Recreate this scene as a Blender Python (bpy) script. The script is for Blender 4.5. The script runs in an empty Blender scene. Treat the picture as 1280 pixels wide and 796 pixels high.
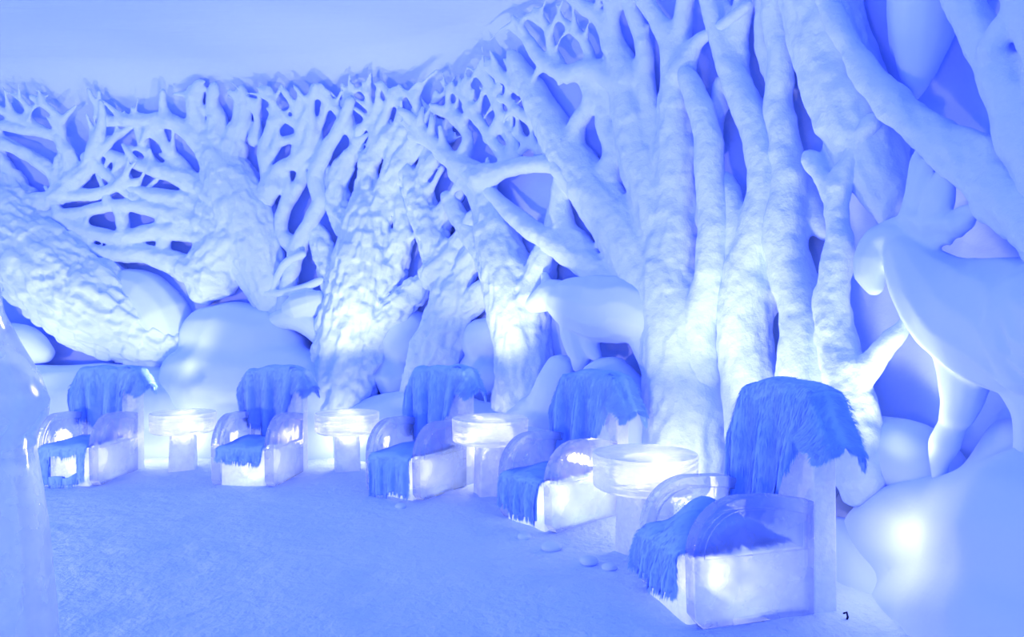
import bpy, bmesh, math, random
import numpy as np
from mathutils import Vector, Matrix, noise as mnoise

R = random.Random(7)
C = bpy.context.scene.collection
F, CX, CY, EYE = 900.0, 640.0, 398.0, 1.6

# ------------------------------------------------------------------ helpers
def tag(o, label=None, cat=None, group=None, kind=None):
    if label: o['label'] = label
    if cat: o['category'] = cat
    if group: o['group'] = group
    if kind: o['kind'] = kind
    return o

def empty(name, loc=(0, 0, 0), rz=0.0):
    o = bpy.data.objects.new(name, None); C.objects.link(o)
    o.location = loc; o.rotation_euler = (0, 0, rz); o.empty_display_size = .1
    return o

def link(name, me, mat=None, parent=None):
    o = bpy.data.objects.new(name, me); C.objects.link(o)
    if mat and not me.materials: me.materials.append(mat)
    if parent: o.parent = parent
    return o

def bm_obj(name, bm, mat, parent=None, smooth=False, bevel=0, seg=2, sub=0):
    bmesh.ops.recalc_face_normals(bm, faces=bm.faces)
    me = bpy.data.meshes.new(name); bm.to_mesh(me); bm.free()
    if smooth: me.shade_smooth()
    o = link(name, me, mat, parent)
    if bevel:
        m = o.modifiers.new('bevel', 'BEVEL'); m.width = bevel; m.segments = seg; m.limit_method = 'ANGLE'; m.angle_limit = .6
    if sub:
        m = o.modifiers.new('sub', 'SUBSURF'); m.levels = sub; m.render_levels = sub
    return o

def box(bm, x0, x1, y0, y1, z0, z1, taper=0.0):
    t = taper
    v = [bm.verts.new(p) for p in ((x0, y0, z0), (x1, y0, z0), (x1, y1, z0), (x0, y1, z0),
         (x0 + t, y0 + t, z1), (x1 - t, y0 + t, z1), (x1 - t, y1 - t, z1), (x0 + t, y1 - t, z1))]
    for f in ((0, 3, 2, 1), (4, 5, 6, 7), (0, 1, 5, 4), (1, 2, 6, 5), (2, 3, 7, 6), (3, 0, 4, 7)):
        bm.faces.new([v[i] for i in f])

# vectorised value noise
_rs = np.random.RandomState(3); _T = _rs.rand(4096).astype(np.float32)
def vnoise(P):
    P = np.asarray(P, np.float32); i = np.floor(P).astype(np.int64); f = P - i; f = f * f * (3 - 2 * f)
    out = np.zeros(len(P), np.float32)
    for dx in (0, 1):
        for dy in (0, 1):
            for dz in (0, 1):
                h = ((i[:, 0] + dx) * 73856093 ^ (i[:, 1] + dy) * 19349663 ^ (i[:, 2] + dz) * 83492791) & 4095
                w = (f[:, 0] if dx else 1 - f[:, 0]) * (f[:, 1] if dy else 1 - f[:, 1]) * (f[:, 2] if dz else 1 - f[:, 2])
                out += w * _T[h]
    return out * 2 - 1
def fbm(P, octv=3):
    s, a = 0, 1.0
    for k in range(octv): s = s + a * vnoise(np.asarray(P) * 2 ** k + 17.3 * k); a *= .5
    return s

# ------------------------------------------------------------------ plan of the curved snow wall
PLAN_PX = [(-420, 8.6), (-200, 9.2), (0, 9.4), (200, 9.4), (400, 9.2), (500, 8.9), (600, 8.2), (700, 7.3), (800, 6.7),
           (900, 6.1), (1000, 5.5), (1100, 5.0), (1280, 4.2), (1500, 3.3), (1800, 2.4)]
_px = np.array([p[0] for p in PLAN_PX], float); _pd = np.array([p[1] for p in PLAN_PX], float)
def wall_d(px):
    s = 0
    for k in (-60, -30, 0, 30, 60): s += float(np.interp(px + k, _px, _pd))
    return s / 5
CEIL = 4.62
def lean(z):
    t = min(1.0, max(0.0, z - 2.5) / (CEIL - 2.5))
    return 1.1 * (1 - math.sqrt(max(0.0, 1 - t ** 2.6)))
SINK = .10
def surf(px, py, off=0.0):
    """point of the carved wall seen in direction (px,py), off metres in front of it"""
    d0 = wall_d(px)
    d = d0
    for _ in range(14):
        z = EYE - (py - CY) / F * d
        d = .5 * d + .5 * (d0 - (off - SINK) - lean(min(z, 4.5)))
    return Vector(((px - CX) / F * d, d, EYE - (py - CY) / F * d)), d / F
def at(px, py, d):
    return Vector(((px - CX) / F * d, d, EYE - (py - CY) / F * d))

# ------------------------------------------------------------------ materials
def nodes(name):
    m = bpy.data.materials.new(name); m.use_nodes = True
    nt = m.node_tree; nt.nodes.clear()
    out = nt.nodes.new('ShaderNodeOutputMaterial')
    return m, nt, out
def N(nt, t, **kw):
    n = nt.nodes.new(t)
    for k, v in kw.items():
        if k.startswith('i_'): n.inputs[k[2:].replace('_', ' ')].default_value = v
        else: setattr(n, k, v)
    return n

SNOW = (0.57, 0.72, 0.98, 1)
def snow_mat(name, col=SNOW, scale=14, strength=.25, dist=.02, bark=False, streak=None):
    m, nt, out = nodes(name)
    b = N(nt, 'ShaderNodeBsdfPrincipled'); b.inputs['Base Color'].default_value = col
    b.inputs['Roughness'].default_value = .75
    b.inputs['Specular IOR Level'].default_value = .25
    tc = N(nt, 'ShaderNodeTexCoord')
    mp = N(nt, 'ShaderNodeMapping')
    if streak: mp.inputs['Scale'].default_value = streak
    nt.links.new(tc.outputs['Object'], mp.inputs[0])
    n1 = N(nt, 'ShaderNodeTexNoise'); n1.inputs['Scale'].default_value = scale; n1.inputs['Detail'].default_value = 5; n1.inputs['Roughness'].default_value = .6
    nt.links.new(mp.outputs[0], n1.inputs['Vector'])
    bp = N(nt, 'ShaderNodeBump'); bp.inputs['Strength'].default_value = strength; bp.inputs['Distance'].default_value = dist
    nt.links.new(n1.outputs['Fac'], bp.inputs['Height'])
    last = bp
    nt.links.new(last.outputs[0], b.inputs['Normal']); nt.links.new(b.outputs[0], out.inputs[0])
    return m

def ice_mat(name, rough=.08, clear=.5, milk=.25, bump=.3, scale=6, col=(.86, .93, 1, 1), stretch=None):
    """block ice: refracting body, partly straight-through, with milky cloud inside"""
    m, nt, out = nodes(name)
    tc = N(nt, 'ShaderNodeTexCoord'); mp = N(nt, 'ShaderNodeMapping')
    if stretch: mp.inputs['Scale'].default_value = stretch
    nt.links.new(tc.outputs['Object'], mp.inputs[0])
    n1 = N(nt, 'ShaderNodeTexNoise'); n1.inputs['Scale'].default_value = scale; n1.inputs['Detail'].default_value = 4
    nt.links.new(mp.outputs[0], n1.inputs['Vector'])
    bp = N(nt, 'ShaderNodeBump'); bp.inputs['Strength'].default_value = bump; bp.inputs['Distance'].default_value = .03
    nt.links.new(n1.outputs['Fac'], bp.inputs['Height'])
    g = N(nt, 'ShaderNodeBsdfPrincipled'); g.inputs['Base Color'].default_value = col; g.inputs['Roughness'].default_value = rough
    g.inputs['IOR'].default_value = 1.31; g.inputs['Transmission Weight'].default_value = 1
    tr = N(nt, 'ShaderNodeBsdfTransparent'); tr.inputs[0].default_value = (.92, .96, 1, 1)
    tl = N(nt, 'ShaderNodeBsdfTranslucent'); tl.inputs[0].default_value = (.85, .92, 1, 1)
    df = N(nt, 'ShaderNodeBsdfDiffuse'); df.inputs[0].default_value = (.85, .92, 1, 1)
    for x in (g, tl, df): nt.links.new(bp.outputs[0], x.inputs['Normal'])
    m1 = N(nt, 'ShaderNodeMixShader'); m1.inputs[0].default_value = 1 - clear
    nt.links.new(tr.outputs[0], m1.inputs[1]); nt.links.new(g.outputs[0], m1.inputs[2])
    m2 = N(nt, 'ShaderNodeMixShader'); m2.inputs[0].default_value = .6
    nt.links.new(tl.outputs[0], m2.inputs[1]); nt.links.new(df.outputs[0], m2.inputs[2])
    n2 = N(nt, 'ShaderNodeTexNoise'); n2.inputs['Scale'].default_value = 4; n2.inputs['Detail'].default_value = 5
    nt.links.new(tc.outputs['Object'], n2.inputs['Vector'])
    mr = N(nt, 'ShaderNodeMapRange'); mr.inputs['From Min'].default_value = .35; mr.inputs['From Max'].default_value = .65
    mr.inputs['To Min'].default_value = milk * .7; mr.inputs['To Max'].default_value = min(1, milk * 1.3)
    nt.links.new(n2.outputs['Fac'], mr.inputs[0])
    m3 = N(nt, 'ShaderNodeMixShader'); nt.links.new(mr.outputs[0], m3.inputs[0])
    nt.links.new(m1.outputs[0], m3.inputs[1]); nt.links.new(m2.outputs[0], m3.inputs[2])
    nt.links.new(m3.outputs[0], out.inputs[0])
    return m

def fur_mat(name, col, tip):
    m, nt, out = nodes(name)
    tc = N(nt, 'ShaderNodeTexCoord')
    n1 = N(nt, 'ShaderNodeTexNoise'); n1.inputs['Scale'].default_value = 5; n1.inputs['Detail'].default_value = 4
    nt.links.new(tc.outputs['Object'], n1.inputs['Vector'])
    mx = N(nt, 'ShaderNodeMix', data_type='RGBA'); mx.inputs['A'].default_value = col; mx.inputs['B'].default_value = tip
    nt.links.new(n1.outputs['Fac'], mx.inputs['Factor'])
    b = N(nt, 'ShaderNodeBsdfPrincipled'); b.inputs['Roughness'].default_value = .9; b.inputs['Specular IOR Level'].default_value = .1
    nt.links.new(mx.outputs['Result'], b.inputs['Base Color'])
    nt.links.new(b.outputs[0], out.inputs[0])
    return m

M_WALL = snow_mat('wall_snow', scale=5, strength=.25, dist=.05)
M_CEIL = snow_mat('ceiling_snow', scale=3, strength=.2, dist=.05, streak=(.5, 3, 1))
M_FLOOR = snow_mat('packed_floor_snow', scale=9, strength=.9, dist=.05)
M_BARK = snow_mat('carved_bark_snow', scale=16, strength=.5, dist=.025)
M_SMOOTH = snow_mat('smooth_carved_snow', scale=4, strength=.15, dist=.03)
M_ICE = ice_mat('clear_ice', .04, .42, .26, .3, 8)
M_ICEW = ice_mat('cloudy_ice', .12, .6, .82, .7, 13)
M_TABLE = ice_mat('layered_table_ice', .08, .55, .62, .6, 7, stretch=(1, 1, 5))
M_FUR = fur_mat('blue_grey_hide_fur', (.21, .45, .92, 1), (.40, .62, .96, 1))
M_FURP = fur_mat('pale_hide_fur', (.28, .48, .90, 1), (.42, .62, .94, 1))
M_DARK = snow_mat('black_rubber', col=(.01, .015, .03, 1))

# ------------------------------------------------------------------ fused carving out of strokes
def catmull(pts, step):
    """pts: list of (Vector, r). resample"""
    out = []
    n = len(pts)
    for i in range(n - 1):
        p0 = pts[max(0, i - 1)]; p1 = pts[i]; p2 = pts[i + 1]; p3 = pts[min(n - 1, i + 2)]
        L = (p2[0] - p1[0]).length; k = max(1, int(L / step))
        for j in range(k):
            t = j / k; t2 = t * t; t3 = t2 * t
            P = .5 * ((2 * p1[0]) + (p2[0] - p0[0]) * t + (2 * p0[0] - 5 * p1[0] + 4 * p2[0] - p3[0]) * t2 + (3 * p1[0] - p0[0] - 3 * p2[0] + p3[0]) * t3)
            out.append((P, p1[1] * (1 - t) + p2[1] * t))
    out.append(pts[-1])
    return out

def tube(bm, pts, seg=10):
    """closed capsule-ended tube through [(Vector, r)]"""
    rings = []
    n = len(pts)
    ref = Vector((0, 1, 0))
    def ring(P, T, r):
        a = T.cross(ref)
        if a.length < 1e-3: a = T.cross(Vector((1, 0, 0)))
        a.normalize(); b = T.cross(a).normalized()
        return [bm.verts.new(P + a * (r * math.cos(q)) + b * (r * math.sin(q))) for q in (2 * math.pi * k / seg for k in range(seg))]
    def tan(i):
        a = pts[max(0, i - 1)][0]; b = pts[min(n - 1, i + 1)][0]
        d = b - a
        return d.normalized() if d.length > 1e-6 else Vector((0, 0, 1))
    T0 = tan(0); T1 = tan(n - 1)
    P, r = pts[0]
    s = bm.verts.new(P - T0 * r)
    rings.append(ring(P - T0 * r * .8, T0, r * .6))
    for i in range(n): rings.append(ring(pts[i][0], tan(i), pts[i][1]))
    P, r = pts[-1]
    rings.append(ring(P + T1 * r * .8, T1, r * .6))
    e = bm.verts.new(P + T1 * r)
    for k in range(seg):
        bm.faces.new((s, rings[0][(k + 1) % seg], rings[0][k]))
        bm.faces.new((e, rings[-1][k], rings[-1][(k + 1) % seg]))
        for a, b in zip(rings, rings[1:]):
            bm.faces.new((a[k], a[(k + 1) % seg], b[(k + 1) % seg], b[k]))

def fuse(bm, voxel, smooth):
    me = bpy.data.meshes.new('tmp'); bm.to_mesh(me); bm.free()
    o = bpy.data.objects.new('tmp', me); C.objects.link(o)
    m = o.modifiers.new('r', 'REMESH'); m.mode = 'VOXEL'; m.voxel_size = voxel
    if smooth:
        s = o.modifiers.new('s', 'SMOOTH'); s.factor = .6; s.iterations = smooth
    dg = bpy.context.evaluated_depsgraph_get(); dg.update()
    r = bpy.data.meshes.new_from_object(o.evaluated_get(dg), depsgraph=dg)
    bpy.data.objects.remove(o); bpy.data.meshes.remove(me)
    return r

def carve(strokes, voxel=.022, smooth=4, bark=1.0, rough=.012, rscale=6.0, bark_len=10.0, bark_wid=26.0):
    """strokes: list of (part_index, [(Vector, r)...]).  returns verts, faces, normals, face part index, bark vec, amount"""
    bm = bmesh.new(); segs = []
    for part, pts in strokes:
        rs = catmull(pts, max(.05, voxel * 2.5)) if len(pts) > 1 else pts
        tube(bm, rs, 12)
        cs = catmull(pts, .14) if len(pts) > 1 else [pts[0], (pts[0][0] + Vector((0, 0, .01)), pts[0][1])]
        acc = 0
        for a, b in zip(cs, cs[1:]):
            L = (b[0] - a[0]).length
            segs.append((a[0], b[0], (a[1] + b[1]) / 2, part, acc)); acc += L
    me = fuse(bm, voxel, smooth)
    nv = len(me.vertices); co = np.empty(nv * 3, np.float32); me.vertices.foreach_get('co', co); co = co.reshape(-1, 3)
    no = np.empty(nv * 3, np.float32); me.vertex_normals.foreach_get('vector', no); no = no.reshape(-1, 3)
    best = np.full(nv, 1e9, np.float32); bi = np.zeros(nv, np.int32)
    A = np.array([s[0][:] for s in segs], np.float32); B = np.array([s[1][:] for s in segs], np.float32)
    rr = np.array([s[2] for s in segs], np.float32); acc = np.array([s[4] for s in segs], np.float32); prt = np.array([s[3] for s in segs])
    D = B - A; LL = np.maximum((D * D).sum(1), 1e-8); tt = np.zeros(nv, np.float32)
    for k in range(len(segs)):
        w = co - A[k]; t = np.clip(w @ D[k] / LL[k], 0, 1)
        q = w - t[:, None] * D[k]; d = np.sqrt((q * q).sum(1)) - rr[k]
        m = d < best; best[m] = d[m]; bi[m] = k; tt[m] = t[m]
    L = np.sqrt(LL); T = D / L[:, None]
    u = acc[bi] + tt * L[bi]
    w = co - A[bi] - (tt * L[bi])[:, None] * T[bi]
    side = np.cross(T, np.array([0, 1, 0], np.float32)); side /= np.maximum(np.linalg.norm(side, axis=1), 1e-4)[:, None]
    up = np.cross(side, T)
    bx = (w * side[bi]).sum(1); by = (w * up[bi]).sum(1)
    vec = np.stack([bx * bark_wid, by * bark_wid, u * bark_len], 1)
    amt = np.clip((rr[bi] - .05) / .12, 0, 1) * bark
    disp = fbm(co * rscale, 3) * rough
    sk = vec @ np.array([[.80, .36, .31], [-.42, .83, .22], [-.1, -.2, .93]], np.float32) + 3.7
    chips = np.clip(fbm(sk * np.array([.62, .62, .95], np.float32), 2) * 1.6 + .2, -1, 1)
    h = chips * amt
    ne = len(me.edges); ed = np.empty(ne * 2, np.int32); me.edges.foreach_get('vertices', ed); ed = ed.reshape(-1, 2)
    deg = np.bincount(ed.ravel(), minlength=nv).astype(np.float32)
    for _ in range(2):
        sm = np.bincount(ed[:, 0], h[ed[:, 1]], nv) + np.bincount(ed[:, 1], h[ed[:, 0]], nv)
        h = .45 * h + .55 * sm / np.maximum(deg, 1)
    disp = disp + h * .030
    co2 = co + no * disp[:, None]
    me.vertices.foreach_set('co', co2.astype(np.float32).ravel()); me.update()
    no = np.empty(nv * 3, np.float32); me.vertex_normals.foreach_get('vector', no)
    return me, co2, no.reshape(-1, 3), tidy_parts(prt[bi].copy(), ed), vec, amt

def tidy_parts(lab, ed):
    """give stray islands of a part to the part around them, so that each part is one piece"""
    for _ in range(3):
        n = len(lab); par = list(range(n))
        def find(a):
            while par[a] != a: par[a] = par[par[a]]; a = par[a]
            return a
        same = ed[lab[ed[:, 0]] == lab[ed[:, 1]]]; diff = ed[lab[ed[:, 0]] != lab[ed[:, 1]]]
        for a, b in same.tolist():
            ra, rb = find(a), find(b)
            if ra != rb: par[ra] = rb
        root = np.array([find(i) for i in range(n)]); size = np.bincount(root, minlength=n)
        best = {}
        for r in np.unique(root):
            p = lab[r]
            if p not in best or size[r] > size[best[p]]: best[p] = r
        keep = np.zeros(n, bool); keep[list(best.values())] = True
        new = {}
        for a, b in diff.tolist():
            for x, y in ((a, b), (b, a)):
                if not keep[root[x]] and keep[root[y]]: new[root[x]] = lab[y]
        if not new: break
        m = np.arange(n); t = lab.copy()
        for r, p in new.items(): t[root == r] = p
        lab = t
    return lab

def split_mesh(me, co, no, vpart, vec, amt, parts):
    """cut the fused skin into one mesh per part, sharing borders and normals so it reads as one carving"""
    np_ = len(me.polygons)
    ls = np.empty(np_, np.int32); me.polygons.foreach_get('loop_start', ls)
    lt = np.empty(np_, np.int32); me.polygons.foreach_get('loop_total', lt)
    lv = np.empty(len(me.loops), np.int32); me.loops.foreach_get('vertex_index', lv)
    fp = vpart[lv[ls]]
    res = {}
    for p in parts:
        sel = np.nonzero(fp == p)[0]
        if len(sel) < 4: continue
        faces = [lv[ls[f]:ls[f] + lt[f]] for f in sel]
        used = np.unique(np.concatenate(faces)); remap = np.full(len(co), -1, np.int32); remap[used] = np.arange(len(used))
        m = bpy.data.meshes.new('carved')
        m.from_pydata(co[used].tolist(), [], [remap[f].tolist() for f in faces])
        m.shade_smooth()
        m.normals_split_custom_set_from_vertices(no[used].tolist())
        res[p] = m
    return res

def px_stroke(pts, off, flare=0):
    """pts (px,py,r[,off]) on the wall -> [(Vector, r m)]"""
    out = []
    for p in pts:
        o = p[3] if len(p) > 3 else off
        P, s = surf(p[0], p[1], o)
        k = 1.09 * (flare if (flare and p is pts[0]) else 1)
        out.append((P, p[2] * s * k))
    return out

def twigs_of(pts, n, rng, up=True, lo=.25):
    """small side shoots along a pixel stroke"""
    res = []
    for k in range(n):
        i = rng.uniform(lo, .98) * (len(pts) - 1); a = int(i); t = i - a; b = min(a + 1, len(pts) - 1)
        x = pts[a][0] * (1 - t) + pts[b][0] * t; y = pts[a][1] * (1 - t) + pts[b][1] * t; r = pts[a][2] * (1 - t) + pts[b][2] * t
        dx = pts[b][0] - pts[a][0]; dy = pts[b][1] - pts[a][1]
        if a == b: dx = pts[a][0] - pts[a - 1][0]; dy = pts[a][1] - pts[a - 1][1]
        ang = math.atan2(-dy, dx)
        ang += (1 if k % 2 else -1) * rng.uniform(.45, .95)
        if math.sin(ang) < -.1 and up: ang = -ang
        L = rng.uniform(22, 50); r0 = min(r * .7, 6.0)
        q = [(x, y, r0)]
        for s in (.5, 1):
            ang += (math.pi / 2 - ang) * .15 + rng.uniform(-.25, .25)
            x += math.cos(ang) * L * .5; y -= math.sin(ang) * L * .5
            q.append((x, y, r0 * (1 - .45 * s)))
        res.append(q)
    return res

def in_ceiling_line(x):
    return float(np.interp(x, [0, 200, 400, 480, 540, 600, 640, 690], [108, 104, 100, 92, 85, 60, 25, -20]))

def build_tree(label, trunk, limbs, off=.24, voxel=.018, seed=1, bark=.5, rough=.012, smooth=10):
    """trunk: list of strokes fused as the trunk; limbs: list of (stroke, twig_count, off)"""
    rng = random.Random(seed)
    strokes = []
    for s in trunk: strokes.append((0, px_stroke(s, off)))
    for i, (s, nt, o) in enumerate(limbs):
        strokes.append((i + 1, px_stroke(s, o, 1.4)))
        for tw in twigs_of(s, nt, rng):
            jit = rng.uniform(-4, 16); tw = [(x, max(y, in_ceiling_line(x) + jit), r, o + rng.uniform(-.03, .05)) for x, y, r in tw]
            strokes.append((i + 1, px_stroke(tw, o, 1.5)))
    # keep everything under the ceiling
    st2 = []
    for p, pts in strokes:
        st2.append((p, [(Vector((v.x, v.y, min(v.z, CEIL - .02))), r) for v, r in pts]))
    res = carve(st2, voxel=voxel, smooth=smooth, bark=bark, rough=rough)
    base = min((v.z, v.x, v.y) for p, pts in st2 for v, r in pts if p == 0)
    root = empty('carved_tree', (base[1], base[2], max(0, base[0])))
    tag(root, label, 'snow tree', 'snow trees carved in relief on the wall')
    off_v = np.array(root.location[:], np.float32)
    meshes = split_mesh(res[0], res[1] - off_v, res[2], res[3], res[4], res[5], range(len(limbs) + 1))
    for p, m in meshes.items():
        link('trunk' if p == 0 else 'branch', m, M_BARK, root)
    bpy.data.meshes.remove(res[0])
    return root

def build_carving(name, label, cat, strokes, off=.3, voxel=.02, smooth=6, rough=.008, mat=None, group=None, parts=None, bark=0.0, rscale=3.0):
    """strokes: (part, [(px,py,r[,off])]) ; parts: names for indices > 0"""
    st = [(p, px_stroke(s, off)) for p, s in strokes]
    res = carve(st, voxel=voxel, smooth=smooth, bark=bark, rough=rough, rscale=rscale)
    c = np.array(res[1].mean(0)); c[2] = res[1][:, 2].min()
    if parts:
        root = empty(name, c)
        ms = split_mesh(res[0], res[1] - c, res[2], res[3], res[4], res[5], range(len(parts)))
        for p, m in ms.items(): link(parts[p], m, mat or M_SMOOTH, root)
    else:
        ms = split_mesh(res[0], res[1] - c, res[2], res[3] * 0, res[4], res[5], [0])
        root = link(name, ms[0], mat or M_SMOOTH); root.location = c
    bpy.data.meshes.remove(res[0])
    tag(root, label, cat, group)
    return root

# ------------------------------------------------------------------ room
def grid_obj(name, fn, nu, nv, mat, kind='structure'):
    vs = [fn(i / (nu - 1), j / (nv - 1)) for j in range(nv) for i in range(nu)]
    fs = [(j * nu + i, j * nu + i + 1, (j + 1) * nu + i + 1, (j + 1) * nu + i) for j in range(nv - 1) for i in range(nu - 1)]
    me = bpy.data.meshes.new(name); me.from_pydata(vs, [], fs); me.shade_smooth()
    o = link(name, me, mat)
    if kind: o['kind'] = kind
    return o

def wall_fn(u, v):
    px = -420 + u * 2220
    if v < .55: z = -.1 + (v / .55) * 3.2
    else:
        q = (v - .55) / .45; z = 3.1 + (CEIL - 3.1) * math.sin(q * math.pi / 2)
    d = wall_d(px); fade = 1 - max(0, min(1, (z - 3.9) / .7))
    n = mnoise.noise(Vector((px * .008, z * .9, 0))) * .10 + mnoise.noise(Vector((px * .02, z * 2.2, 4))) * .05
    dd = d - lean(z) + n * fade
    return ((px - CX) / F * dd, dd, z)
w = grid_obj('wall_back', wall_fn, 420, 110, M_WALL)
sol = w.modifiers.new('thickness', 'SOLIDIFY'); sol.thickness = .4; sol.offset = -1; sol.use_rim = False

def ceil_fn(u, v):
    bx, by, _ = wall_fn(u, 1.0)
    x = bx * (1 - v) + (bx * .25 - 1.5) * v; y = by * (1 - v) + 1.0 * v
    k = min(1, v * 6)
    z = CEIL + k * (.10 * v + .05 * mnoise.noise(Vector((x * .35, y * 1.1, 1))) + .022 * mnoise.noise(Vector((x * .9, y * 3, 5))))
    return (x, y, z)
c = grid_obj('ceiling', ceil_fn, 300, 120, M_CEIL)
sol = c.modifiers.new('thickness', 'SOLIDIFY'); sol.thickness = .3; sol.offset = -1; sol.use_rim = False

def floor_fn(u, v):
    x = -11 + u * 17; y = -2.5 + v * 12.8
    p = Vector((x, y, 0))
    z = .022 * mnoise.noise(p * 1.3) + .014 * mnoise.noise(p * 4.0) + .006 * mnoise.noise(p * 11)
    return (x, y, z)
f = grid_obj('floor', floor_fn, 300, 260, M_FLOOR)
sol = f.modifiers.new('thickness', 'SOLIDIFY'); sol.thickness = .2; sol.offset = -1

# ------------------------------------------------------------------ the carved trees
build_tree('leaning snow tree with chipped bark, its thick trunk slanting off the left edge',
  [[(228, 440, 24), (180, 418, 40), (125, 385, 54), (65, 338, 54), (15, 290, 46), (-40, 235, 40), (-90, 170, 34)]],
  [([(10, 290, 22), (38, 262, 13), (70, 246, 10), (95, 228, 9), (113, 200, 9), (122, 172, 7), (128, 150, 5), (126, 128, 4)], 4, .38),
   ([(88, 226, 9), (88, 200, 9), (75, 176, 7), (58, 165, 6), (30, 162, 6), (0, 156, 6), (-30, 150, 6)], 3, .36),
   ([(80, 236, 8), (63, 213, 8), (30, 190, 8), (0, 178, 8), (-30, 172, 8)], 2, .33),
   ([(84, 204, 7), (78, 172, 6), (74, 150, 5), (60, 134, 5), (40, 122, 4)], 4, .34),
   ([(52, 164, 6), (25, 148, 5), (0, 138, 5), (-25, 134, 5)], 3, .33),
   ([(40, 256, 9), (75, 246, 8), (118, 243, 7), (150, 232, 5), (172, 226, 4)], 4, .40),
   ([(112, 200, 7), (138, 222, 6), (165, 246, 6), (192, 262, 5)], 2, .36),
   ([(20, 250, 18), (4, 215, 12), (-12, 185, 10)], 1, .3),
   ([(120, 180, 5), (145, 172, 4), (160, 160, 4)], 3, .3),
   ([(30, 160, 5), (35, 138, 4), (22, 118, 3)], 3, .3)],
  off=.30, seed=11, bark=1.1)

build_tree('wide snow tree with many thin branches sweeping left into a net',
  [[(352, 412, 16), (338, 365, 27), (320, 312, 36), (302, 258, 38), (284, 218, 31), (270, 188, 19)],
   [(300, 300, 36), (268, 335, 32), (257, 358, 22)]],
  [([(276, 205, 18), (252, 165, 13), (243, 135, 10), (240, 112, 6)], 3, .26),
   ([(272, 195, 16), (272, 152, 11), (266, 128, 8), (268, 108, 5)], 2, .26),
   ([(282, 205, 18), (296, 168, 12), (306, 138, 9), (302, 112, 6)], 4, .27),
   ([(288, 250, 22), (250, 232, 14), (215, 217, 11), (192, 212, 9), (165, 203, 7), (140, 194, 6), (118, 186, 5)], 5, .34),
   ([(276, 205, 17), (252, 178, 13), (228, 158, 10), (205, 150, 8), (175, 149, 7), (145, 152, 6), (122, 142, 5)], 7, .32),
   ([(290, 272, 20), (250, 257, 15), (215, 249, 11), (176, 240, 8), (145, 224, 6), (125, 212, 5)], 4, .34),
   ([(285, 290, 20), (245, 276, 14), (210, 266, 11), (176, 258, 9), (138, 257, 7), (100, 266, 7), (62, 270, 8)], 4, .36),
   ([(280, 305, 20), (245, 292, 13), (212, 288, 11), (182, 292, 10), (150, 298, 9), (113, 290, 8), (78, 278, 8), (50, 268, 9)], 3, .36),
   ([(268, 345, 22), (240, 338, 17), (212, 327, 13), (182, 318, 11), (148, 318, 9), (112, 312, 8), (80, 297, 7), (55, 280, 7)], 1, .36),
   ([(206, 268, 7), (204, 295, 8), (206, 322, 8)], 0, .36),
   ([(150, 258, 6), (154, 280, 7), (156, 312, 7)], 0, .36),
   ([(240, 235, 9), (228, 205, 7), (205, 182, 5), (196, 160, 4)], 5, .30),
   ([(200, 215, 6), (180, 185, 5), (172, 160, 4), (165, 135, 3)], 4, .30)],
  off=.28, seed=5)

build_tree('slender snow tree of pale curling stems rising from the ragged ledge',
  [[(356, 398, 11), (360, 360, 10), (372, 310, 10), (392, 270, 10), (401, 250, 10), (394, 222, 9), (405, 193, 9), (424, 160, 8), (438, 126, 6)]],
  [([(340, 235, 9), (346, 214, 8), (370, 199, 7), (384, 184, 7), (389, 160, 6), (388, 130, 5), (395, 108, 4)], 4, .42),
   ([(372, 198, 6), (374, 165, 6), (370, 138, 5), (354, 112, 4)], 5, .40),
   ([(330, 250, 9), (334, 220, 8), (330, 190, 8), (338, 163, 7), (342, 138, 5), (336, 112, 4)], 5, .38),
   ([(336, 195, 6), (350, 179, 5), (368, 172, 5)], 2, .40),
   ([(394, 112, 5), (420, 136, 6), (438, 162, 7), (450, 185, 7)], 3, .34),
   ([(372, 310, 9), (352, 292, 8), (355, 262, 8), (372, 235, 7), (380, 205, 6)], 2, .36),
   ([(405, 195, 6), (398, 165, 5), (408, 138, 4), (412, 115, 3)], 4, .34),
   ([(318, 175, 6), (322, 150, 5), (316, 125, 4)], 4, .30)],
  off=.42, seed=21, bark=.3, voxel=.02)

build_tree('broad snow tree with ribbed bark beside the slender curling stems',
  [[(425, 520, 40), (432, 470, 42), (444, 400, 42), (455, 340, 38), (462, 290, 31), (462, 262, 24)],
   [(440, 470, 34), (470, 420, 26), (505, 378, 18), (530, 352, 13)],
   [(395, 285, 10), (408, 320, 14), (428, 370, 20)]],
  [([(448, 290, 16), (424, 262, 13), (421, 240, 12), (427, 210, 11), (446, 184, 8), (450, 160, 6)], 4, .34),
   ([(462, 265, 18), (461, 235, 15), (461, 205, 12), (471, 175, 9), (482, 143, 7), (493, 112, 5)], 5, .36),
   ([(468, 280, 18), (483, 240, 15), (502, 206, 12), (516, 178, 9), (524, 148, 7), (518, 118, 5)], 6, .38),
   ([(462, 205, 9), (484, 170, 7), (504, 146, 5)], 4, .40),
   ([(485, 235, 8), (488, 195, 7), (500, 165, 6), (508, 148, 5)], 3, .42),
   ([(465, 190, 7), (470, 150, 6), (461, 125, 4), (455, 104, 3)], 6, .34),
   ([(428, 245, 8), (408, 225, 6), (400, 205, 5)], 1, .3),
   ([(446, 186, 6), (440, 155, 5), (432, 128, 4), (428, 106, 3)], 5, .30),
   ([(468, 370, 20), (494, 325, 15), (506, 282, 13), (498, 245, 11), (490, 222, 9)], 1, .34)],
  off=.36, seed=3, bark=1.0)

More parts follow.
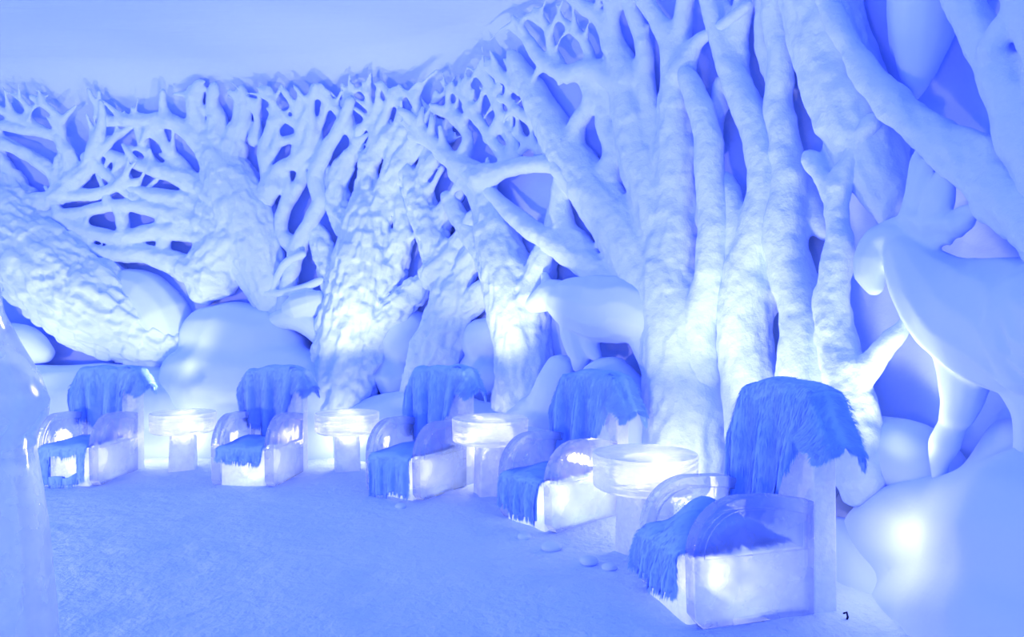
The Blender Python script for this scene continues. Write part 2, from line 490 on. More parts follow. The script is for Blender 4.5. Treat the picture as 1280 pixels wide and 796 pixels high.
build_tree('bright forked snow tree behind the third fur-draped chair from the left',
  [[(535, 500, 32), (545, 450, 33), (562, 400, 29), (570, 365, 27)],
   [(566, 372, 20), (552, 325, 22), (538, 285, 20), (522, 250, 16), (512, 215, 12)],
   [(580, 385, 16), (605, 365, 13), (626, 352, 9)],
   [(560, 385, 16), (582, 340, 15), (602, 305, 13)]],
  [([(512, 225, 12), (505, 195, 9), (500, 165, 7), (508, 138, 5), (502, 112, 4)], 5, .30),
   ([(520, 240, 12), (535, 205, 10), (530, 175, 8), (540, 145, 6), (545, 115, 4)], 5, .30),
   ([(540, 290, 14), (560, 262, 11), (575, 240, 9)], 1, .32),
   ([(536, 205, 7), (552, 180, 6), (560, 150, 5), (566, 120, 4)], 5, .28),
   ([(550, 340, 18), (576, 303, 14), (598, 270, 12)], 0, .38),
   ([(532, 275, 13), (527, 228, 11), (545, 198, 9)], 2, .36)],
  off=.36, seed=8, bark=1.0)

build_tree('snow tree with a straight bright stem and a long bough arching left',
  [[(650, 520, 34), (655, 450, 34), (645, 390, 34), (632, 335, 32), (618, 290, 24), (608, 255, 15), (604, 222, 14)]],
  [([(604, 226, 12), (580, 208, 12), (552, 190, 10), (530, 165, 8), (514, 146, 6), (500, 138, 5)], 6, .46),
   ([(600, 222, 12), (628, 214, 10), (655, 207, 10), (690, 206, 11), (712, 224, 12), (735, 250, 13)], 2, .50),
   ([(606, 262, 11), (590, 235, 10), (568, 215, 9)], 2, .42),
   ([(575, 205, 8), (585, 175, 7), (575, 150, 6), (560, 128, 5), (565, 105, 4)], 6, .40),
   ([(640, 210, 8), (618, 180, 7), (600, 152, 7), (585, 125, 5), (575, 100, 4)], 7, .40),
   ([(612, 172, 6), (625, 145, 6), (618, 110, 5), (600, 85, 4)], 6, .38),
   ([(645, 200, 6), (640, 170, 6), (622, 148, 5)], 3, .36),
   ([(652, 410, 28), (674, 345, 19), (690, 292, 14), (700, 252, 11)], 0, .34),
   ([(640, 365, 22), (604, 315, 15), (577, 278, 12), (560, 248, 10)], 1, .42)],
  off=.40, seed=14)

build_tree('huge snow tree right of the snow bear, crown spreading across the ceiling',
  [[(862, 610, 58), (862, 540, 56), (862, 480, 56), (855, 410, 54), (842, 350, 44), (845, 290, 31), (847, 230, 27), (846, 175, 26), (846, 125, 22), (849, 80, 17)],
   [(840, 400, 44), (812, 350, 38), (786, 300, 34), (748, 246, 30), (708, 192, 25), (680, 140, 19), (658, 98, 13), (640, 68, 8)],
   [(835, 320, 30), (822, 260, 28), (802, 200, 27), (787, 138, 23), (780, 95, 18)]],
  [([(849, 90, 15), (852, 40, 12), (855, 0, 11), (858, -60, 10)], 1, .36),
   ([(852, 90, 13), (870, 54, 9), (890, 40, 8), (912, 24, 8), (935, 5, 7)], 0, .44),
   ([(783, 100, 16), (768, 55, 12), (764, 20, 10), (772, -20, 9)], 2, .36),
   ([(825, 215, 14), (815, 155, 12), (806, 100, 12), (806, 62, 11), (796, 25, 10), (780, -15, 9)], 1, .34),
   ([(845, 130, 14), (841, 85, 14), (838, 52, 13), (822, 25, 11), (800, -10, 10)], 1, .40),
   ([(790, 150, 14), (772, 105, 13), (740, 86, 12), (706, 92, 11), (676, 74, 9), (656, 42, 6), (640, 20, 4)], 6, .42),
   ([(764, 60, 9), (752, 28, 9), (730, 8, 8), (705, -12, 7)], 3, .38),
   ([(716, 190, 12), (722, 155, 10), (738, 128, 10), (735, 95, 9)], 2, .38),
   ([(818, 395, 22), (755, 345, 18), (705, 312, 16), (655, 280, 12), (622, 250, 9), (605, 232, 8)], 1, .46),
   ([(735, 325, 16), (708, 288, 15), (700, 250, 13), (706, 215, 12)], 0, .36),
   ([(668, 115, 8), (648, 112, 7), (625, 92, 6), (606, 82, 4)], 7, .38),
   ([(690, 150, 8), (664, 150, 7), (640, 132, 6), (622, 118, 4)], 7, .38),
   ([(706, 92, 7), (690, 62, 6), (684, 34, 5), (668, 10, 4)], 6, .36),
   ([(742, 86, 7), (735, 60, 6), (720, 38, 5), (700, 22, 4)], 5, .36),
   ([(715, 205, 8), (680, 190, 7), (652, 172, 6), (634, 160, 5)], 5, .34),
   ([(760, 230, 14), (765, 190, 12), (755, 150, 11), (758, 110, 9)], 1, .32)],
  off=.34, seed=2, voxel=.018, bark=.32)

build_tree('narrow pale snow trunk close against the right side of the huge tree',
  [[(880, 470, 22), (876, 410, 24), (888, 345, 20), (893, 280, 19), (887, 215, 18), (884, 170, 17), (872, 130, 15), (858, 95, 12)]],
  [([(884, 180, 12), (896, 140, 11), (905, 100, 10)], 1, .30),
   ([(886, 260, 12), (868, 300, 10), (862, 340, 9)], 0, .28)],
  off=.52, seed=31, voxel=.016, bark=.12)

build_tree('tall snow tree with an S-shaped upper bough between narrow trunk and upright limb',
  [[(945, 560, 34), (938, 480, 34), (930, 410, 32), (936, 340, 28), (952, 280, 25), (960, 228, 23), (948, 170, 21), (926, 115, 18), (906, 70, 15), (893, 30, 12), (882, -20, 11)],
   [(905, 330, 14), (925, 300, 18), (915, 250, 15), (905, 225, 12)]],
  [([(948, 165, 15), (926, 100, 13), (920, 45, 14), (930, 0, 14), (935, -50, 13)], 0, .34),
   ([(905, 72, 9), (915, 40, 8), (905, 0, 8)], 1, .30),
   ([(935, 400, 20), (968, 350, 15), (985, 320, 12)], 0, .3)],
  off=.42, seed=12, voxel=.018, bark=.16)

build_tree('upright snow tree whose rough foot stands behind the nearest fur-draped chair',
  [[(1010, 600, 40), (1008, 520, 40), (1010, 450, 34), (1004, 390, 27), (985, 330, 26), (982, 280, 25), (986, 230, 21), (981, 180, 18), (973, 130, 17), (975, 65, 17), (969, 20, 16), (966, -40, 15)],
   [(958, 300, 14), (985, 345, 16), (1012, 390, 18), (1035, 450, 24), (1045, 520, 24)]],
  [([(975, 100, 13), (958, 60, 12), (955, 15, 11), (950, -30, 10)], 0, .3),
   ([(984, 200, 14), (1010, 250, 15), (1030, 290, 12)], 0, .3)],
  off=.44, seed=17, voxel=.018, bark=.16, rough=.014)

build_tree('short rough snow tree forking under the slanting boughs, left of the moose',
  [[(1075, 600, 32), (1068, 540, 30), (1058, 480, 28), (1045, 425, 24), (1040, 370, 21), (1048, 310, 18), (1046, 262, 15), (1054, 220, 14), (1074, 182, 13), (1090, 150, 11)],
   [(1046, 262, 12), (1030, 225, 11), (1012, 195, 10)],
   [(1064, 495, 18), (1100, 440, 13), (1130, 408, 9), (1140, 380, 6)]],
  [([(1054, 220, 11), (1040, 190, 10), (1032, 150, 9)], 0, .44)],
  off=.56, seed=19, voxel=.016, bark=.3, rough=.018)

build_tree('broad slanting snow bough-tree with long grooves, second from the upper right corner',
  [[(1110, 262, 20), (1098, 215, 36), (1076, 155, 44), (1052, 95, 44), (1034, 35, 42), (1016, -30, 40), (1000, -90, 36)]],
  [([(1035, 160, 12), (1012, 105, 11), (992, 50, 9), (980, 0, 8), (972, -40, 8)], 0, .52),
   ([(1060, 195, 12), (1036, 165, 10), (1020, 120, 9)], 0, .5)],
  off=.38, seed=23, voxel=.018, bark=.3)

build_tree('bright gnarled snow bough slanting down to the right edge above the moose',
  [[(1010, -60, 12), (1032, 0, 12), (1064, 62, 14), (1104, 116, 18), (1150, 160, 22), (1200, 196, 27), (1252, 238, 33), (1300, 275, 40), (1360, 330, 46)]],
  [([(1255, 240, 22), (1232, 190, 18), (1190, 165, 10)], 0, .62)],
  off=.62, seed=29, voxel=.016, bark=.4, rough=.016)

build_tree('snow bough leaving the picture in the upper right corner',
  [[(1175, -90, 20), (1203, 0, 20), (1236, 62, 24), (1272, 130, 30), (1300, 200, 36), (1330, 270, 40)],
   [(1260, -90, 26), (1290, 0, 28), (1320, 90, 30), (1330, 200, 34)]],
  [([(1236, 62, 12), (1262, 20, 11), (1285, -20, 10)], 0, .7)],
  off=.60, seed=37, voxel=.016, bark=.3)

build_carving('snow_pendant', 'smooth pale snow mass hanging to a point near the upper right corner', 'snow carving',
  [(0, [(1160, -90, 42), (1158, -20, 40), (1155, 40, 34), (1148, 85, 22), (1143, 120, 8)]),
   (0, [(1130, -60, 18), (1126, 20, 14), (1124, 62, 9)])], off=.42)

# ------------------------------------------------------------------ carved animals and lumps
build_carving('snow_bear', 'carved snow bear walking left beneath the long arching bough', 'snow animal',
  [(0, [(812, 400, 34), (785, 388, 40), (750, 385, 40), (722, 380, 33), (705, 376, 25)]),
   (1, [(705, 374, 22), (690, 370, 19), (674, 377, 14), (660, 384, 8), (655, 387, 6)]),
   (2, [(722, 392, 24), (722, 425, 18), (726, 448, 13), (724, 456, 10)]),
   (2, [(742, 405, 20), (738, 430, 12), (745, 444, 9)]),
   (3, [(808, 420, 24), (816, 450, 18), (822, 478, 15)]),
   (4, [(663, 362, 5), (660, 357, 4)]), (5, [(683, 352, 6), (681, 345, 5)])],
  off=.50, voxel=.014, parts=['body', 'head', 'front_leg', 'hind_leg', 'ear', 'ear'])

build_carving('snow_moose', 'large carved snow moose with palmate antlers at the right edge', 'snow animal',
  [(0, [(1124, 306, 18), (1152, 345, 38), (1190, 378, 58), (1242, 400, 76), (1310, 415, 86), (1380, 410, 84)]),
   (1, [(1122, 296, 17), (1100, 300, 19), (1092, 322, 21), (1088, 345, 18), (1092, 356, 13)]),
   (2, [(1135, 288, 8), (1150, 240, 12), (1160, 205, 8)]), (2, [(1160, 290, 14), (1178, 250, 14), (1185, 222, 7)]), (2, [(1150, 275, 14), (1196, 282, 16), (1215, 268, 8)]),
   (2, [(1095, 290, 8), (1128, 276, 9), (1146, 286, 10), (1168, 302, 10), (1184, 300, 9), (1188, 276, 8), (1208, 262, 7), (1232, 260, 7), (1254, 270, 6)]),
   (2, [(1135, 272, 12), (1142, 235, 10), (1146, 200, 7), (1150, 186, 4)]),
   (2, [(1160, 285, 16), (1172, 240, 14), (1186, 206, 8), (1190, 196, 4)]),
   (3, [(1205, 420, 38), (1206, 465, 29), (1200, 505, 21), (1190, 528, 15)]), (3, [(1190, 530, 14), (1180, 555, 17), (1174, 585, 10), (1176, 604, 9)]),
   (4, [(1290, 450, 50), (1310, 520, 36), (1300, 600, 28)])],
  off=.60, voxel=.014, parts=['body', 'head', 'antler', 'leg', 'leg'])

build_carving('snow_ledge', 'ragged-edged snow ledge with a thin curved rim above it, by the ribbed tree', 'snow carving',
  [(0, [(332, 414, 6), (345, 402, 11), (368, 398, 14), (388, 408, 13), (402, 426, 9)]),
   (0, [(326, 366, 4), (350, 366, 5), (378, 360, 5), (402, 350, 4)]), (0, [(340, 360, 4), (356, 330, 5), (378, 318, 5)]),
   (0, [(372, 385, 18), (392, 378, 16)])], off=.52, voxel=.014, smooth=3)

build_carving('snow_paw', 'smooth paw-shaped snow relief lying over the leaning trunk', 'snow carving',
  [(0, [(148, 358, 22), (178, 372, 32), (200, 398, 36), (210, 425, 30)]), (0, [(150, 372, 14), (146, 385, 10)]),
   (0, [(190, 420, 20), (192, 440, 12)]), (0, [(215, 430, 20), (225, 447, 12)])], off=.27, voxel=.02)

def lump(label, strokes, off=.3, name='snow_boulder', cat='snow boulder', group='rounded snow boulders along the wall', mat=None, voxel=.028, rough=.015):
    return build_carving(name, label, cat, [(0, s) for s in strokes], off=off, voxel=voxel, smooth=10, rough=rough, group=group, mat=mat, rscale=1.6)
lump('rounded snow boulder under the leaning trunk at the left edge', [[(0, 432, 26), (30, 432, 24), (52, 440, 15)], [(-40, 420, 40)]], .5)
lump('snow boulder tucked between the ribbed tree and the bright forked tree', [[(500, 425, 30), (512, 412, 26)], [(495, 470, 28)]], .2)
lump('snow boulder right of the bright forked tree', [[(600, 425, 26), (622, 418, 22)], [(590, 460, 18), (615, 470, 24)]], .2)
lump('domed snow boulder below the belly of the snow bear', [[(765, 490, 42), (780, 530, 50)]], .55)
lump('low snow boulder in front of the straight bright stem', [[(700, 470, 26), (690, 520, 40), (650, 545, 40)]], .45)

# snow banks (smooth drifts at the wall foot)
def bank(label, pts, name='snow_bank'):
    return lump(label, pts, .5, name, 'snow bank', 'smooth snow banks at the foot of the wall', M_SMOOTH, .04, .02)
bank('low snow bank behind the leftmost chair', [[(-60, 520, 62, .5), (40, 520, 60, .5), (140, 515, 56, .5), (230, 515, 50, .5)], [(-60, 590, 70, .6), (230, 580, 60, .6)]])
bank('tall smooth snow bank behind the second chair from the left', [[(280, 425, 48, .3), (335, 440, 52, .3)], [(262, 480, 56, .5), (370, 490, 56, .5)], [(262, 560, 56, .6), (390, 560, 56, .6)]])
bank('snow bank at the foot of the ribbed and forked trees', [[(440, 560, 48, .4), (520, 540, 52, .5), (600, 555, 50, .5), (690, 580, 60, .5)]])
bank('snow bank behind the ice table nearest the huge tree', [[(760, 620, 60, .5), (850, 660, 62, .5), (930, 700, 70, .55)]])
bank('huge smooth snow bank filling the lower right corner', [[(1135, 680, 74, .45), (1220, 690, 95, .5), (1330, 690, 130, .6)], [(1180, 800, 100, .6), (1330, 820, 150, .7)], [(1290, 590, 70, .35)]])
bank('sloping snow bank right behind the nearest chair, lit from below', [[(1055, 690, 45, .55), (1090, 740, 58, .7), (1120, 810, 70, .8)]])
bank('pale snow bank between the nearest chair back and the leg of the moose', [[(1085, 560, 40, .3), (1130, 570, 46, .35), (1170, 600, 46, .35)]])

# ------------------------------------------------------------------ ice furniture
SEAT, ARM, BACK, WID, DEP = .34, .66, 1.22, .62, .74
def arm_profile(inset=0.0, z0=0.0, n=10):
    """outline in (y,z): front at y=0, back at y=DEP; big quarter-round at front top"""
    a = inset; ry, rz = .30 - a, .30 - a
    pts = [(DEP, z0), (a, z0 - .001)]
    if not inset: pts = [(DEP, z0), (.06, z0), (.01, .06)]
    cy, cz = .30, ARM - .30
    for k in range(n + 1):
        t = math.pi - k * math.pi / 2 / n
        pts.append((cy + ry * math.cos(t), cz + rz * math.sin(t)))
    pts.append((DEP * .7, ARM - a - .008)); pts.append((DEP, ARM - .05 - a))
    return pts
def armrest(parent, x0, x1):
    bm = bmesh.new()
    outer = arm_profile(); 
    inner = arm_profile(.068, SEAT + .015)
    inner = inner[:]
    inner = [(min(y, DEP - .03), z) for y, z in inner]
    def cap(x, xi, flip):
        vo = [bm.verts.new((x, y, z)) for y, z in outer]
        vi = [bm.verts.new((x, y, z)) for y, z in inner]
        vr = [bm.verts.new((xi, y, z)) for y, z in inner]
        eo = [bm.edges.new((vo[i], vo[(i + 1) % len(vo)])) for i in range(len(vo))]
        ei = [bm.edges.new((vi[i], vi[(i + 1) % len(vi)])) for i in range(len(vi))]
        bmesh.ops.triangle_fill(bm, use_beauty=True, edges=eo + ei)
        for i in range(len(vi)):
            j = (i + 1) % len(vi)
            bm.faces.new((vi[i], vi[j], vr[j], vr[i]))
        bm.faces.new(vr)
        return vo
    d = .030 if x1 > x0 else -.022
    a = cap(x0, x0 + d, 0); b = cap(x1, x1 - d, 1)
    for i in range(len(a)):
        j = (i + 1) % len(a); bm.faces.new((a[i], a[j], b[j], b[i]))
    bmesh.ops.dissolve_limit(bm, angle_limit=.01, verts=bm.verts, edges=bm.edges)
    return bm_obj('armrest', bm, M_ICE, parent, bevel=.008)

def hide_grid(fn, nu, nv, name, label, cat, group, mat, loc, rz, strands, slen, seed, thick=.02, hole=None):
    """fur hide: skin sheet with thickness plus tapered hairs, all one mesh"""
    rng = random.Random(seed)
    P = np.array([[fn(i / (nu - 1), j / (nv - 1)) for i in range(nu)] for j in range(nv)], float)
    gu = np.gradient(P, axis=1); gv = np.gradient(P, axis=0)
    Nn = np.cross(gu, gv); Nn /= np.maximum(np.linalg.norm(Nn, axis=2), 1e-6)[:, :, None]
    vs = []; fs = []
    for s in (0, 1):
        for j in range(nv):
            for i in range(nu): vs.append(tuple(P[j, i] + Nn[j, i] * (thick if s else 0)))
    o = nu * nv
    for j in range(nv - 1):
        for i in range(nu - 1):
            if hole and hole[0] < i / nu < hole[1] and hole[2] < j / nv < hole[3]: continue
            a = j * nu + i; q = (a, a + 1, a + nu + 1, a + nu)
            fs.append(tuple(reversed(q))); fs.append(tuple(x + o for x in q))
    rim = [i for i in range(nu)] + [j * nu + nu - 1 for j in range(1, nv)] + [(nv - 1) * nu + i for i in range(nu - 2, -1, -1)] + [j * nu for j in range(nv - 2, 0, -1)]
    for k in range(len(rim)):
        a, b = rim[k], rim[(k + 1) % len(rim)]; fs.append((a, b, b + o, a + o))
    for k in range(strands):
        edge = rng.random() < .35
        fi, fj = rng.random() * (nu - 1), rng.random() * (nv - 1)
        if hole and hole[0] < fi / nu < hole[1] and hole[2] < fj / nv < hole[3]: continue
        if edge:
            e = rng.randrange(4)
            if e == 0: fi = rng.random() * .6
            elif e == 1: fi = nu - 1 - rng.random() * .6
            elif e == 2: fj = rng.random() * .6
            else: fj = nv - 1 - rng.random() * .6
        i0, j0 = min(int(fi), nu - 2), min(int(fj), nv - 2); a, b = fi - i0, fj - j0
        p = (P[j0, i0] * (1 - a) + P[j0, i0 + 1] * a) * (1 - b) + (P[j0 + 1, i0] * (1 - a) + P[j0 + 1, i0 + 1] * a) * b
        n = Nn[j0, i0]; tg = gv[j0, i0] / max(np.linalg.norm(gv[j0, i0]), 1e-6)
        if tg[2] > .05: tg = -tg
        if edge and e < 2:
            su = gu[j0, i0] / max(np.linalg.norm(gu[j0, i0]), 1e-6) * (-1 if e == 0 else 1); tg = tg * .7 + su * .6
        p = Vector(p + n * thick * .9); d = Vector(tg) * 1.0 + Vector(n) * rng.uniform(.1, .4) + Vector((rng.uniform(-.22, .22), rng.uniform(-.22, .22), rng.uniform(-.6, -.1)))
        d.normalize(); L = slen * rng.uniform(.6, 1.3); wv = Vector(n).cross(d); wv.normalize(); wv *= rng.uniform(.0015, .0035)
        b0 = len(vs); mid = p + d * L * .55; tip = p + d * L + Vector((0, 0, -L * .18))
        vs += [tuple(p - wv), tuple(p + wv), tuple(mid + wv * .7), tuple(mid - wv * .7), tuple(tip)]
        fs += [(b0, b0 + 1, b0 + 2, b0 + 3), (b0 + 3, b0 + 2, b0 + 4)]
    me = bpy.data.meshes.new(name); me.from_pydata(vs, [], fs); me.shade_smooth()
    ob = link(name, me, mat); ob.location = loc; ob.rotation_euler = (0, 0, rz)
    tag(ob, label, cat, group)
    return ob

def back_hide(seed, front=.72, back=.34, width=.80, sway=0.0, BACK=1.2):
    """draped over the top of the back slab. slab: y from DEP to DEP+.16, top at BACK, x +-WID/2-.03"""
    y0, y1, top, hw = DEP - .012, DEP + .172, BACK + .008, WID / 2 - .02
    arc = .09; span = (y1 - y0)
    ph = [random.Random(seed + k).uniform(0, 6.28) for k in range(5)]
    def fn(u, v):
        sm = min(1, max(0, (u - .64) / .16)); sm = sm * sm * (3 - 2 * sm)
        lf = front * (1 - .68 * sm) * (1 + .10 * math.sin(5 * u + ph[0]) + .05 * math.sin(13 * u + ph[1]) - .35 * abs(u - .5) ** 1.5 * 2)
        lb = back * (1 + .15 * math.sin(6 * u + ph[2])) * (1 - .6 * abs(2 * u - 1) ** 2)
        total = lf + span + lb; s = v * total
        narrow = 1 - .12 * max(0, (s - lf) * -1) / max(lf, .01)
        x = (u - .5) * width * (1 - .22 * max(0.0, (lf - s) / lf) ** 1.2) + sway * max(0, lf - s)
        ax = abs(x); over = max(0.0, ax - hw)
        fold = .036 * math.sin(26 * u + ph[3] + .8 * math.sin(3 * v + ph[4])) + .012 * math.sin(47 * u + ph[1])
        if s < lf:
            k = (lf - s); y = y0 - .02 - fold * min(1, k / .25) - .07 * min(1, k / front) ; z = top - k + .0
            z = max(z, SEAT + .05)
            round_ = math.exp(-k / .04) * .02; y += round_
        elif s < lf + span:
            t = (s - lf) / span; y = y0 + t * span; z = top + .018 * math.sin(math.pi * t) + .008 * math.sin(20 * u)
        else:
            k = s - lf - span; y = y1 + .015 + fold * .6 * min(1, k / .2); z = top - k
        if over > 0:
            z -= over * 1.35; x = math.copysign(hw + over * .72, x)
        z += .03 * math.exp(-((u - .5) / .3) ** 2) * (1 if s > lf else math.exp(-(lf - s) / .1))
        z += .012 * math.sin(9 * u + ph[2]) * (1 if s > lf else .3)
        return (x, y, z)
    return fn
def seat_hide(seed, drop=.25, width=.40, back=.62, shift=0.0, swing=0.0, pile=0.0):
    ph = [random.Random(seed * 3 + k).uniform(0, 6.28) for k in range(4)]
    def fn(u, v):
        L = drop * (1 + .12 * math.sin(4 * u + ph[0]) + .06 * math.sin(11 * u + ph[1])); total = L + back; s = v * total
        x = (u - .5) * width + shift
        fold = .018 * math.sin(20 * u + ph[2]) + .008 * math.sin(41 * u + ph[3])
        if s < L:
            k = L - s; y = -.035 - .012 * min(1, k / .1) - fold * min(1, k / .15); z = SEAT + .02 - k
            x += swing * k; z = max(z, .03)
        else:
            k = s - L; y = -.035 + k; z = SEAT + .035 + .012 * math.sin(9 * u + ph[1]) * math.sin(6 * v) + .01 * fold
            if k < .04: z = SEAT + .02 + .015 * k / .04
            z += pile * math.sin(math.pi * min(1, k / back)) * (1 - abs(2 * u - 1) ** 5) * (1 + .35 * math.sin(8 * u + 9 * v) + .15 * math.sin(19 * u - 7 * v))
        return (x, y, z)
    return fn

CHG = 'ice armchairs in a row along the wall'
def ice_chair(label, cx, cy, rz, BACK=1.2, glow=4.5):
    root = empty('ice_armchair', (cx, cy, 0), rz)
    tag(root, label, 'ice chair', CHG)
    bm = bmesh.new(); box(bm, -WID / 2 + .095, WID / 2 - .095, .02, DEP - .005, -.03, SEAT)
    bm_obj('seat', bm, M_ICEW, root, bevel=.02, seg=3)
    armrest(root, -WID / 2, -WID / 2 + .09); armrest(root, WID / 2, WID / 2 - .09)
    bm = bmesh.new(); box(bm, -WID / 2 + .01, WID / 2 - .01, DEP, DEP + .16, -.03, BACK, .006)
    bm_obj('backrest', bm, M_ICEW, root, bevel=.015, seg=3)
    L = bpy.data.lights.new('seat_light', 'POINT'); L.energy = glow; L.color = (1, .88, 1); L.shadow_soft_size = .16
    lo = bpy.data.objects.new('seat_light', L); C.objects.link(lo); lo.parent = root; lo.location = (0, .38, .17)
    return root

chairs = [
 # front centre x,y ; facing angle rz ; words
 (-4.25, 6.85, 0.00, 'leftmost', .66, .32, 101, .0),
 (-2.56, 6.82, -0.10, 'second from left', .74, .10, 202, .0),
 (-1.07, 6.42, -0.52, 'middle', .80, .32, 303, .0),
 (0.09, 5.56, -0.86, 'fourth from left', .80, .24, 404, .0),
 (0.84, 3.98, -1.28, 'nearest', .78, .20, 505, -.25),
]
clabel = ['leftmost ice armchair, seen from the front, a fur hide framing its block seat',
          'second ice armchair from the left, its seat hide ending above the clear ice front',
          'middle ice armchair, dark hide hanging to the floor, between two ice tables',
          'fourth ice armchair from the left, with a glowing right arm beside a wide ice table',
          'nearest ice armchair, at lower right, with large rounded arm and tall clear back']
blabel = ['fur hide over the back of the leftmost ice armchair',
          'fur hide over the back of the second ice armchair from the left',
          'fur hide with deep vertical folds over the back of the middle armchair',
          'fur hide over the armchair back just below the snow bear',
          'largest fur hide, over the tall back of the nearest armchair']
slabel = ['fur hide with ice showing through, on the leftmost armchair seat',
          'short fur hide lying on the seat of the second armchair from the left',
          'dark fur hide hanging to the floor from the middle armchair seat',
          'fur hide hanging off the front of the fourth armchair seat',
          'crumpled fur hide drooping between the rounded arms of the nearest armchair']
for k, (x, y, rz, nm, fr, dr, sd, sw) in enumerate(chairs):
    bk = (1.03, 1.03, 1.07, 1.09, 1.17)[k]
    ice_chair(clabel[k], x, y, rz, bk)
    ns = 22000 if k > 2 else 11000
    hide_grid(back_hide(sd, bk - SEAT - .06, .13, (.84, .84, .84, .98, 1.0)[k], 0, bk), 60, 60, 'fur_hide', blabel[k], 'fur hide', 'fur hides over the chair backs', M_FURP if k in (1,) else M_FUR, (x, y, 0), rz, ns, .05, sd)
    hide_grid(seat_hide(sd, dr, .43, .66, 0, sw, .12 if k == 4 else .02), 40, 44, 'fur_hide', slabel[k], 'fur hide', 'fur hides on the seats', M_FUR, (x, y, 0), rz, ns // 2, .04, sd + 9, hole=(.2, .78, .08, .27) if k == 0 else None)

TBG = 'round ice tables between the chairs'
def ice_table(label, px, d, r, ztop, th, ped=.13, rz=.3):
    x = (px - CX) / F * d
    root = empty('ice_table', (x, d, 0), rz); tag(root, label, 'ice table', TBG)
    bm = bmesh.new()
    n = 64; prof = [(r * .90, ztop - th), (r * .985, ztop - th + .02), (r * .99, ztop - th * .5), (r, ztop - .018), (r * .985, ztop), (r * .93, ztop - .006)]
    rings = []
    for rr, z in prof:
        rings.append([bm.verts.new((rr * math.cos(2 * math.pi * i / n) * (1 + .008 * math.sin(5 * 2 * math.pi * i / n)), rr * math.sin(2 * math.pi * i / n), z)) for i in range(n)])
    for a, b in zip(rings, rings[1:]):
        for i in range(n): bm.faces.new((a[i], a[(i + 1) % n], b[(i + 1) % n], b[i]))
    bm.faces.new(rings[0][::-1]); bm.faces.new(rings[-1])
    bm_obj('tabletop', bm, M_TABLE, root, bevel=.004)
    bm = bmesh.new(); box(bm, -ped, ped, -ped, ped, -.03, ztop - th, .01)
    bm_obj('pedestal', bm, M_ICEW, root, bevel=.015, seg=3)
    L = bpy.data.lights.new('table_light', 'POINT'); L.energy = 3.2; L.color = (1, .9, 1); L.shadow_soft_size = .18
    lo = bpy.data.objects.new('table_light', L); C.objects.link(lo); lo.parent = root; lo.location = (0, 0, ztop - th * .6)
    return root
ice_table('round ice table left, between the two leftmost armchairs', 229, 7.7, .335, .60, .21)
ice_table('round ice table between the second and the middle armchair', 434, 7.6, .335, .61, .21)
ice_table('round ice table touching the right arm of the middle armchair', 613, 6.6, .35, .69, .22)
ice_table('nearest and widest round ice table, left of the nearest armchair', 806, 4.95, .36, .68, .24, .15, .5)

# foreground ice column at the left edge
bm = bmesh.new()
prof = [(-.03, .34), (.3, .32), (.63, .305), (.95, .28), (1.18, .25), (1.24, .25), (1.29, .28), (1.34, .285), (1.42, .26), (1.52, .21), (1.62, .165), (1.72, .15), (1.95, .14), (2.2, .13), (2.24, 0.09)]
n = 40; rings = []
for z, r in prof:
    rings.append([bm.verts.new((r * math.cos(2 * math.pi * i / n) * (1 + .03 * math.sin(3 * 2 * math.pi * i / n + z)), r * math.sin(2 * math.pi * i / n), z)) for i in range(n)])
for a, b in zip(rings, rings[1:]):
    for i in range(n): bm.faces.new((a[i], a[(i + 1) % n], b[(i + 1) % n], b[i]))
bm.faces.new(rings[0][::-1]); bm.faces.new(rings[-1])
o = bm_obj('ice_sculpture', bm, ice_mat('column_ice', .08, .5, .25, .5, 5, stretch=(1, 1, .4)), None, smooth=True)
o.location = (-1.75, 2.2, 0); tag(o, 'bell-shouldered clear ice column cut off by the left edge', 'ice sculpture')

# broken ice lumps on the floor under table 4
def lump_px(px, d, r, label):
    bm = bmesh.new(); bmesh.ops.create_icosphere(bm, subdivisions=3, radius=r)
    for v in bm.verts:
        v.co *= 1 + .25 * mnoise.noise(v.co * 9 + Vector((px, 0, 0))); v.co.z *= .55
    o = bm_obj('ice_lump', bm, M_SMOOTH, None, smooth=True); o.location = ((px - CX) / F * d, d, r * .2); tag(o, label, 'snow lump', 'small snow lumps by the chair feet')
for px, d, r, l in ((690, 5.02, .07, 'snow lump at the front foot of the fourth armchair'), (735, 4.72, .06, 'snow lump on the floor left of the nearest table foot'), (762, 4.6, .05, 'snow lump in front of the nearest ice table'),
                    (655, 5.25, .05, 'snow lump below the hanging hide of the fourth armchair'), (500, 6.1, .05, 'snow lump by the foot of the middle armchair')):
    lump_px(px, d, r, l)

# tiny black cable end by the nearest backrest
bm = bmesh.new(); tube(bm, [(Vector((0, 0, 0)), .005), (Vector((.012, 0, .03)), .006), (Vector((.006, 0, .055)), .006), (Vector((-.01, 0, .05)), .005)], 8)
o = bm_obj('cable_end', bm, M_DARK, None, smooth=True); o.location = at(1057, 778, 3.86); tag(o, 'tiny black cable end at the foot of the nearest chair back', 'cable')

# ------------------------------------------------------------------ light
W = bpy.data.worlds.new('w'); bpy.context.scene.world = W; W.use_nodes = True
bg = W.node_tree.nodes['Background']; bg.inputs[0].default_value = (.06, .145, 1, 1); bg.inputs[1].default_value = 2.7

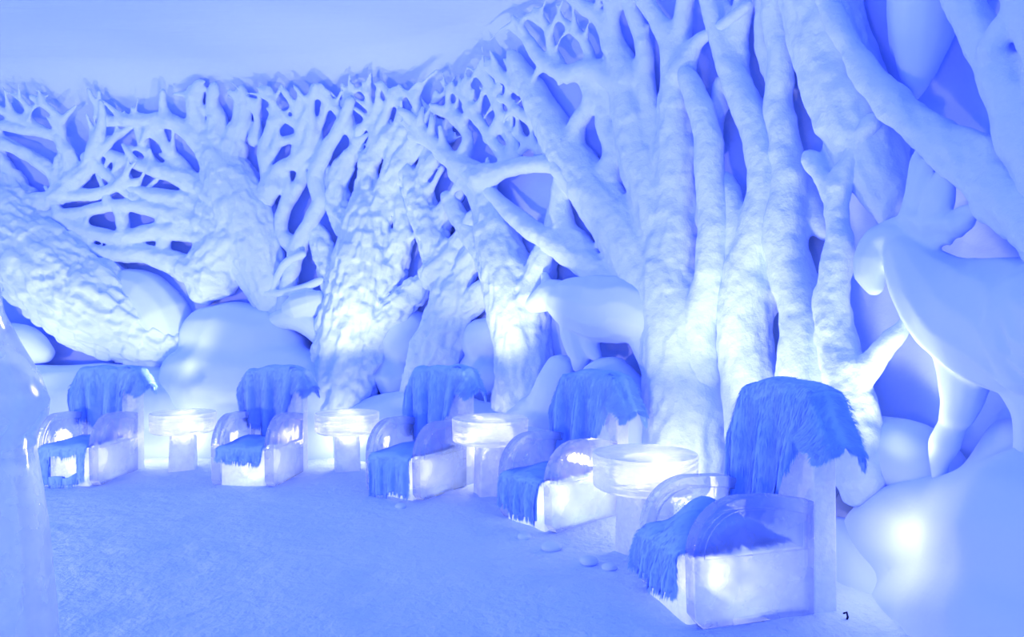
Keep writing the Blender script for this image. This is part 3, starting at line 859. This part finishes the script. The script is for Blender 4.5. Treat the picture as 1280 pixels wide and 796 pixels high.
def lamp(x, y, z, e, col=(1, .82, 1.0), r=.12):
    L = bpy.data.lights.new('floor_or_fill_light', 'POINT'); L.energy = e; L.color = col; L.shadow_soft_size = r
    o = bpy.data.objects.new('floor_or_fill_light', L); C.objects.link(o); o.location = (x, y, z)
def lamp_px(px, d, z, e, **k): lamp((px - CX) / F * d, d, z, e, **k)
lamp_px(165, 7.95, .25, 4)
lamp_px(45, 7.7, .3, 5)
lamp_px(229, 8.15, .3, 5)
lamp_px(434, 8.1, .3, 9)
lamp_px(600, 7.1, .35, 14)
lamp_px(745, 5.9, .35, 12)
lamp_px(835, 5.45, .4, 10, r=.2)
lamp_px(1095, 4.0, .45, 4.5, r=.2)
lamp(-5.6, 2.6, .45, 380, r=.2)  # added fill light, unseen beyond the left edge, raking across the wall
lamp(-1.6, -1.2, .5, 105, r=.3)  # added fill light behind the camera, brightens floor and front faces
def spot(px, d, z, tx, ty, e, size=85, col=(1, .86, 1.0)):
    """uplight standing at the foot of the furniture, aimed at the wall point seen at (tx,ty)"""
    L = bpy.data.lights.new('uplight', 'SPOT'); L.energy = e; L.color = col; L.shadow_soft_size = .08; L.spot_size = math.radians(size); L.spot_blend = .9
    o = bpy.data.objects.new('uplight', L); C.objects.link(o)
    p = Vector(((px - CX) / F * d, d, z)); t, _ = surf(tx, ty, .2)
    o.location = p; o.rotation_euler = (t - p).to_track_quat('-Z', 'Y').to_euler()
spot(229, 7.7, .75, 130, 250, 110)
spot(-40, 7.6, .5, 60, 330, 70)
spot(434, 7.3, .75, 400, 200, 130)
spot(613, 6.3, .8, 590, 150, 135)
spot(806, 4.9, .8, 860, 190, 60)
spot(900, 4.7, .5, 1010, 250, 75)
spot(1105, 4.2, .62, 1150, 190, 62)

cam = bpy.data.cameras.new('camera'); cam.sensor_width = 36; cam.lens = 36 * F / 1280; cam.clip_start = .05
co = bpy.data.objects.new('camera', cam); C.objects.link(co); co.location = (0, 0, EYE); co.rotation_euler = (math.pi / 2, 0, 0)
sc = bpy.context.scene; sc.camera = co
sc.view_settings.view_transform = 'Standard'; sc.view_settings.look = 'None'; sc.view_settings.gamma = 1; sc.view_settings.use_curve_mapping = False
sc.view_settings.exposure = 0
sc.cycles.max_bounces = 12; sc.cycles.diffuse_bounces = 5; sc.cycles.transmission_bounces = 8; sc.cycles.transparent_max_bounces = 12
sc.cycles.caustics_reflective = False; sc.cycles.caustics_refractive = False; sc.cycles.sample_clamp_indirect = 4
sc.cycles.use_denoising = True
